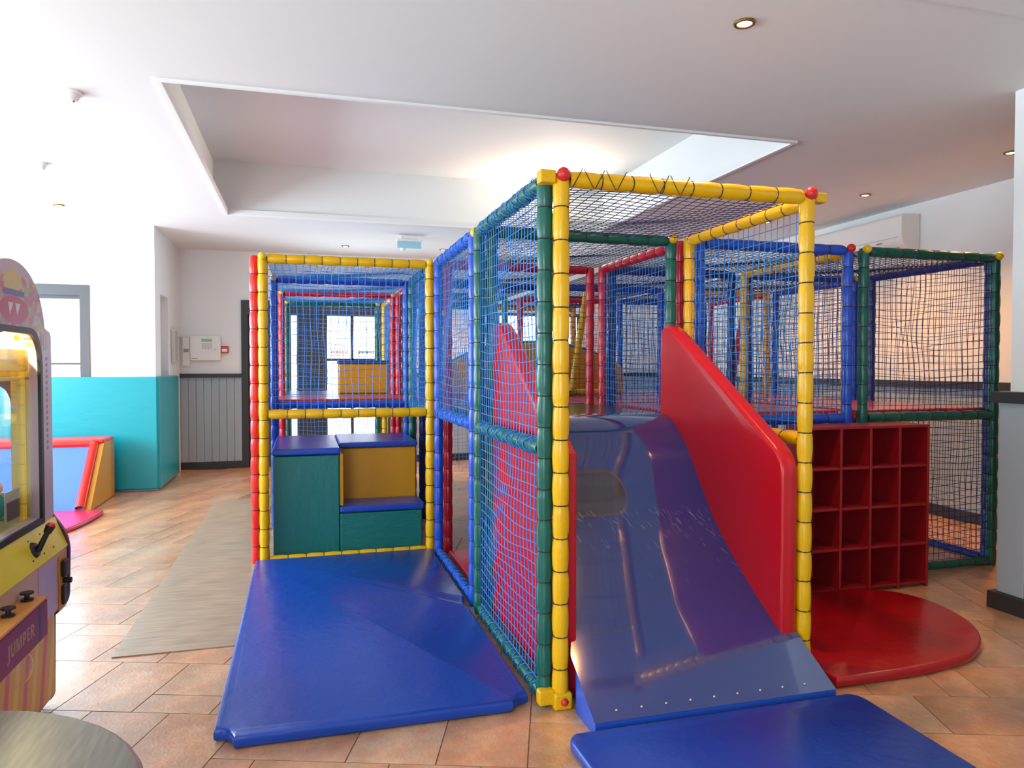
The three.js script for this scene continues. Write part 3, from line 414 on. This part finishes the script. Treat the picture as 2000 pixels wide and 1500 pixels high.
// ---------------------------------------------------------------- claw machine
{
  const ox = -1.03, oz = -3.1, t = thing('claw_machine', 'lit yellow prize crane machine with printed arched top at the left edge', 'arcade machine', [ox, 0, oz]);
  const cream = plain(0xb9a39c, 0.4), purple = plain(0x5a1f5c, 0.4), yellow = plain(0xe6d21c, 0.35), innerYellow = plain(0xe9d77a, 0.45);
  const cv = (w, h, fn) => { const c = document.createElement('canvas'); c.width = w; c.height = h; fn(c.getContext('2d'), w, h); const x = new THREE.CanvasTexture(c); x.colorSpace = THREE.SRGBColorSpace; return x; };
  // printed front: arch and stiles, shape coordinates: a = -z (to the far side), b = y
  const art = cv(512, 1024, (c, w, h) => {
    c.fillStyle = '#b9a7b4'; c.fillRect(0, 0, w, h);
    for (let i = 0; i < 420; i++) { const y = 70 + rnd() * 250, x = 40 + rnd() * 430; c.fillStyle = ['#c4507c', '#d08a5a', '#8fae74', '#b0486a', '#d8b080', '#9a6a8e'][Math.floor(rnd() * 6)]; c.globalAlpha = 0.55; c.beginPath(); c.ellipse(x, y, 6 + rnd() * 16, 5 + rnd() * 22, rnd() * 3, 0, 7); c.fill(); }
    c.globalAlpha = 1; c.fillStyle = '#c9b46a'; c.beginPath(); c.ellipse(256, 80, 56, 40, 0, 0, 7); c.fill(); c.fillStyle = '#4a5288'; c.fillRect(195, 112, 130, 22);
    c.fillStyle = '#b03a5c'; c.beginPath(); c.ellipse(262, 185, 90, 50, 0, 0, 7); c.fill(); c.fillStyle = '#cfc4cc'; for (let i = 1; i < 3; i++) { c.beginPath(); c.moveTo(180 + i * 44, 160); c.lineTo(190 + i * 44, 205); c.lineTo(212 + i * 44, 160); c.fill(); }
    for (let i = 0; i < 26; i++) { c.fillStyle = ['#c77b48', '#8aa57a', '#b8b0a8', '#a8604e'][i % 4]; c.fillRect(40 + i * 17, 250 + rnd() * 10, 9, 70); }
    c.fillStyle = '#8c4a5e'; for (let i = 0; i < 16; i++) { c.save(); c.translate(474, 360 + i * 24); c.rotate(0.4); c.fillRect(-8, -8, 14, 15); c.restore(); }
  });
  const printed = new THREE.MeshStandardMaterial({ map: art, roughness: 0.35 });
  const fs = new THREE.Shape(); fs.moveTo(-0.41, 0.80); fs.lineTo(-0.41, 1.56); fs.quadraticCurveTo(-0.41, 1.6, -0.36, 1.6); fs.lineTo(-0.335, 1.61); fs.bezierCurveTo(-0.3, 1.76, -0.17, 1.845, 0, 1.845); fs.bezierCurveTo(0.17, 1.845, 0.3, 1.76, 0.335, 1.61); fs.lineTo(0.36, 1.6); fs.quadraticCurveTo(0.41, 1.6, 0.41, 1.56); fs.lineTo(0.41, 0.80); fs.closePath();
  const hole = new THREE.Path(); hole.moveTo(-0.24, 0.84); hole.lineTo(0.24, 0.84); hole.lineTo(0.24, 1.44); hole.quadraticCurveTo(0.23, 1.57, 0.12, 1.575); hole.lineTo(-0.12, 1.575); hole.quadraticCurveTo(-0.23, 1.57, -0.24, 1.44); hole.closePath(); fs.holes.push(hole);
  const side = g => { g.rotateY(Math.PI / 2); return g; };            // shape x -> -z, depth -> +x
  const fg = new THREE.ExtrudeGeometry(fs, { depth: 0.03, bevelEnabled: false, curveSegments: 16 });
  { const uv = fg.attributes.uv, p = fg.attributes.position; for (let i = 0; i < uv.count; i++) uv.setXY(i, (p.getX(i) + 0.41) / 0.82, (p.getY(i) - 0.8) / 1.05); }
  const front = mesh('front_panel', side(fg), printed, t); front.position.x = -0.03; front.userData.label = 'printed arched front with faded cartoon-like pattern';
  const rim = new THREE.Shape(); rim.moveTo(-0.265, 0.815); rim.lineTo(0.265, 0.815); rim.lineTo(0.265, 1.45); rim.quadraticCurveTo(0.255, 1.6, 0.125, 1.6); rim.lineTo(-0.125, 1.6); rim.quadraticCurveTo(-0.255, 1.6, -0.265, 1.45); rim.closePath(); rim.holes.push(hole.clone());
  mesh('window_gasket', side(new THREE.ExtrudeGeometry(rim, { depth: 0.012, bevelEnabled: false, curveSegments: 16 })), black, t);
  mesh('window_glass', box(-0.02, -0.016, 0.84, 1.57, -0.24, 0.24), glass, t);
  // side boards with the bulge of the control panel
  const sb = new THREE.Shape(); sb.moveTo(-0.72, 0.02); sb.lineTo(-0.72, 1.62); sb.lineTo(-0.03, 1.62); sb.lineTo(-0.005, 1.58); sb.lineTo(-0.005, 0.83); sb.lineTo(0.012, 0.8); sb.quadraticCurveTo(0.06, 0.74, 0.06, 0.66); sb.lineTo(0.056, 0.48); sb.quadraticCurveTo(0.05, 0.42, 0.0, 0.39); sb.lineTo(-0.005, 0.06); sb.quadraticCurveTo(-0.01, 0.02, -0.05, 0.02); sb.closePath();
  const sw = new THREE.Path(); sw.moveTo(-0.6, 0.86); sw.lineTo(-0.15, 0.86); sw.lineTo(-0.15, 1.3); sw.quadraticCurveTo(-0.16, 1.38, -0.24, 1.38); sw.lineTo(-0.6, 1.38); sw.closePath(); sb.holes.push(sw);
  for (const z of [-0.42, 0.405]) { const g = new THREE.ExtrudeGeometry(sb, { depth: 0.018, bevelEnabled: false, curveSegments: 12 }); g.translate(0, 0, z); const m = mesh('side_board', g, purple, t); const w = mesh('side_window', box(-0.6, -0.15, 0.86, 1.38, z + 0.007, z + 0.011), glass, m); }
  mesh('inner_wall', [box(-0.145, -0.035, 0.82, 1.6, -0.4, -0.39), box(-0.7, -0.145, 1.39, 1.6, -0.4, -0.39), box(-0.7, -0.69, 0.82, 1.6, -0.4, 0.4), box(-0.7, -0.035, 1.6, 1.62, -0.4, 0.4)], innerYellow, t);
  mesh('prize_floor', box(-0.7, -0.035, 0.78, 0.82, -0.4, 0.4), innerYellow, t);
  mesh('gantry', [rbox(-0.6, -0.06, 1.43, 1.52, -0.33, 0.3, 0.008), rbox(-0.62, -0.05, 1.395, 1.41, -0.37, 0.37, 0.004), cyl(0.018, 0.018, 0.05, -0.2, 1.37, -0.1)], plain(0xe8d98a, 0.35), t);
  const lamp = mesh('lamp_tube', new THREE.CylinderGeometry(0.014, 0.014, 0.6, 12).rotateX(Math.PI / 2).translate(-0.12, 1.57, 0), new THREE.MeshStandardMaterial({ color: 0xffffff, emissive: 0xfff3c4, emissiveIntensity: 8 }), t);
  const pl = new THREE.PointLight(0xfff0b8, 13.0, 0, 2); pl.position.set(ox - 0.12, 1.57, oz - 0.15); pl.castShadow = true; scene.add(pl);
  for (let i = 0; i < 34; i++) { const m = mesh('prize_toy', new THREE.SphereGeometry(0.045, 10, 8), plain([0xd87830, 0xe8b060, 0x3a9aa0, 0xc84a4a, 0xe8d8c0, 0x4a78c0][i % 6], 0.7), t); m.position.set(-0.08 - rnd() * 0.5, 0.86 + rnd() * 0.06, -0.34 + rnd() * 0.68); m.scale.set(1, 0.8 + rnd() * 0.6, 1); }
  mesh('notice_card', [box(-0.06, -0.055, 0.86, 0.93, -0.2, -0.08)], plain(0x7a3a2a, 0.5), t); mesh('card_holder', box(-0.063, -0.06, 0.85, 0.97, -0.215, -0.065), plain(0xd8d0a8, 0.4), t);
  // control shelf
  const cs = new THREE.Shape(); cs.moveTo(-0.005, 0.83); cs.lineTo(0.002, 0.81); cs.lineTo(0.05, 0.685); cs.lineTo(0.05, 0.45); cs.lineTo(-0.005, 0.41); cs.closePath();
  const cg = new THREE.ExtrudeGeometry(cs, { depth: 0.8, bevelEnabled: false }); cg.translate(0, 0, -0.4); mesh('control_shelf', cg, plain(0xc9a890, 0.4), t); mesh('control_top', new THREE.BoxGeometry(0.134, 0.006, 0.8).rotateZ(-1.204).translate(0.0285, 0.7495, 0), yellow, t); mesh('printed_panel', box(0.05, 0.052, 0.46, 0.675, -0.26, -0.05), plain(0xb7a6c4, 0.4), t);
  const joy = mesh('joystick', [new THREE.CylinderGeometry(0.026, 0.034, 0.014, 16).rotateZ(-1.2).translate(0.036, 0.749, -0.07).toNonIndexed(), new THREE.CylinderGeometry(0.009, 0.012, 0.085, 10).rotateZ(-0.45).translate(0.062, 0.782, -0.075).toNonIndexed(), new THREE.CylinderGeometry(0.018, 0.014, 0.03, 12).rotateZ(-0.45).translate(0.082, 0.825, -0.075).toNonIndexed()], black, t);
  mesh('button', new THREE.CylinderGeometry(0.013, 0.015, 0.01, 12).rotateZ(-0.45).translate(0.09, 0.843, -0.075), plain(0xc02828, 0.4), joy);
  mesh('bolts', [[-0.02], [-0.05], [-0.14], [-0.18], [-0.25], [-0.3]].map(([z], i) => new THREE.SphereGeometry(0.004, 6, 5).translate(i % 2 ? 0.017 : 0.044, i % 2 ? 0.786 : 0.717, z)), black, t);
  mesh('coin_plate', rbox(0.05, 0.055, 0.44, 0.665, -0.37, -0.28, 0.004, 1), plain(0xc88a2a, 0.4), t); mesh('coin_slots', [rbox(0.055, 0.072, 0.575, 0.645, -0.355, -0.3, 0.006, 1), rbox(0.055, 0.067, 0.46, 0.54, -0.355, -0.3, 0.006, 1), new THREE.CylinderGeometry(0.012, 0.012, 0.03, 10).rotateZ(Math.PI / 2).translate(0.072, 0.557, -0.33)], black, t);
  // lower box with knobs and lettering
  mesh('lower_box', rbox(0.0, 0.128, 0.48, 0.61, 0.11, 0.62, 0.004, 1), plain(0x7c1f4c, 0.4), t); mesh('lower_box_top', rbox(0.0, 0.129, 0.61, 0.62, 0.11, 0.62, 0.003, 1), plain(0xd08a40, 0.4), t);
  for (const [x, z] of [[0.08, 0.16], [0.08, 0.33]]) mesh('knob', [cyl(0.022, 0.022, 0.006, x, 0.648, z).toNonIndexed(), cyl(0.008, 0.008, 0.02, x, 0.636, z).toNonIndexed(), cyl(0.02, 0.02, 0.006, x, 0.624, z).toNonIndexed()], black, t);
  const jt = cv(512, 128, (c, w, h) => { c.fillStyle = '#7c1f4c'; c.fillRect(0, 0, w, h); c.fillStyle = '#2a2160'; c.fillRect(420, 0, 22, h); c.fillRect(20, 0, 26, h); c.fillStyle = '#b08a54'; c.font = 'bold 64px sans-serif'; c.textAlign = 'center'; c.fillText('JUMPER', 256, 86); });
  const jp = mesh('lettering_plate', new THREE.PlaneGeometry(0.5, 0.125).rotateY(Math.PI / 2).translate(0.1295, 0.545, 0.365), new THREE.MeshStandardMaterial({ map: jt, roughness: 0.4 }), t);
  const st = cv(256, 128, (c, w, h) => { c.fillStyle = '#c9a25c'; c.fillRect(0, 0, w, h); for (let i = 0; i < 9; i++) { c.fillStyle = i % 2 ? '#c85a80' : '#d8b878'; c.save(); c.translate(i * 32, 0); c.transform(1, 0, -0.25, 1, 0, 0); c.fillRect(0, 0, 14, h); c.restore(); } });
  mesh('kick_panel', [box(-0.03, 0.0, 0.06, 0.46, -0.4, 0.4)], new THREE.MeshStandardMaterial({ map: st, roughness: 0.4 }), t);
  const bowl = new THREE.SphereGeometry(0.075, 18, 10, 0, Math.PI * 2, 0, Math.PI / 2); bowl.rotateZ(-Math.PI / 2); bowl.translate(0.0, 0.36, 0.1); mesh('prize_bowl', bowl, new THREE.MeshPhysicalMaterial({ color: 0xffffff, transmission: 1, roughness: 0.05, thickness: 0, ior: 1.45 }), t);
  mesh('cabinet_body', [box(-0.72, -0.03, 0.02, 0.78, -0.4, 0.4), box(-0.72, -0.7, 0.78, 1.62, -0.4, 0.4)], cream, t);
}
// ---------------------------------------------------------------- round table in the corner
{
  const t = thing('round_table', 'grey-brown round table top in the bottom left corner', 'table', [-0.72, 0, -1.26]);
  const tw = noiseTex(256, (u, v) => { const g = L61(u * 0.3, v * 3); const k = 0.8 + 0.3 * g; return [clamp(96 * k), clamp(90 * k), clamp(82 * k)]; });
  mesh('table_top', cyl(0.455, 0.455, 0.03, 0, 0.735, 0, 48), new THREE.MeshStandardMaterial({ map: tw, roughness: 0.35 }), t);
  const rim = new THREE.TorusGeometry(0.455, 0.012, 8, 48); rim.rotateX(Math.PI / 2); rim.translate(0, 0.735, 0); mesh('edge_band', rim, plain(0x9a6a6c, 0.45), t);
  mesh('column', cyl(0.035, 0.035, 0.7, 0, 0.37, 0), black, t); mesh('foot', cyl(0.2, 0.24, 0.03, 0, 0.015, 0, 32), black, t);
}
scene.traverse(o => { if (o.isMesh) { o.castShadow = true; o.receiveShadow = true; } });
renderer.render(scene, camera);
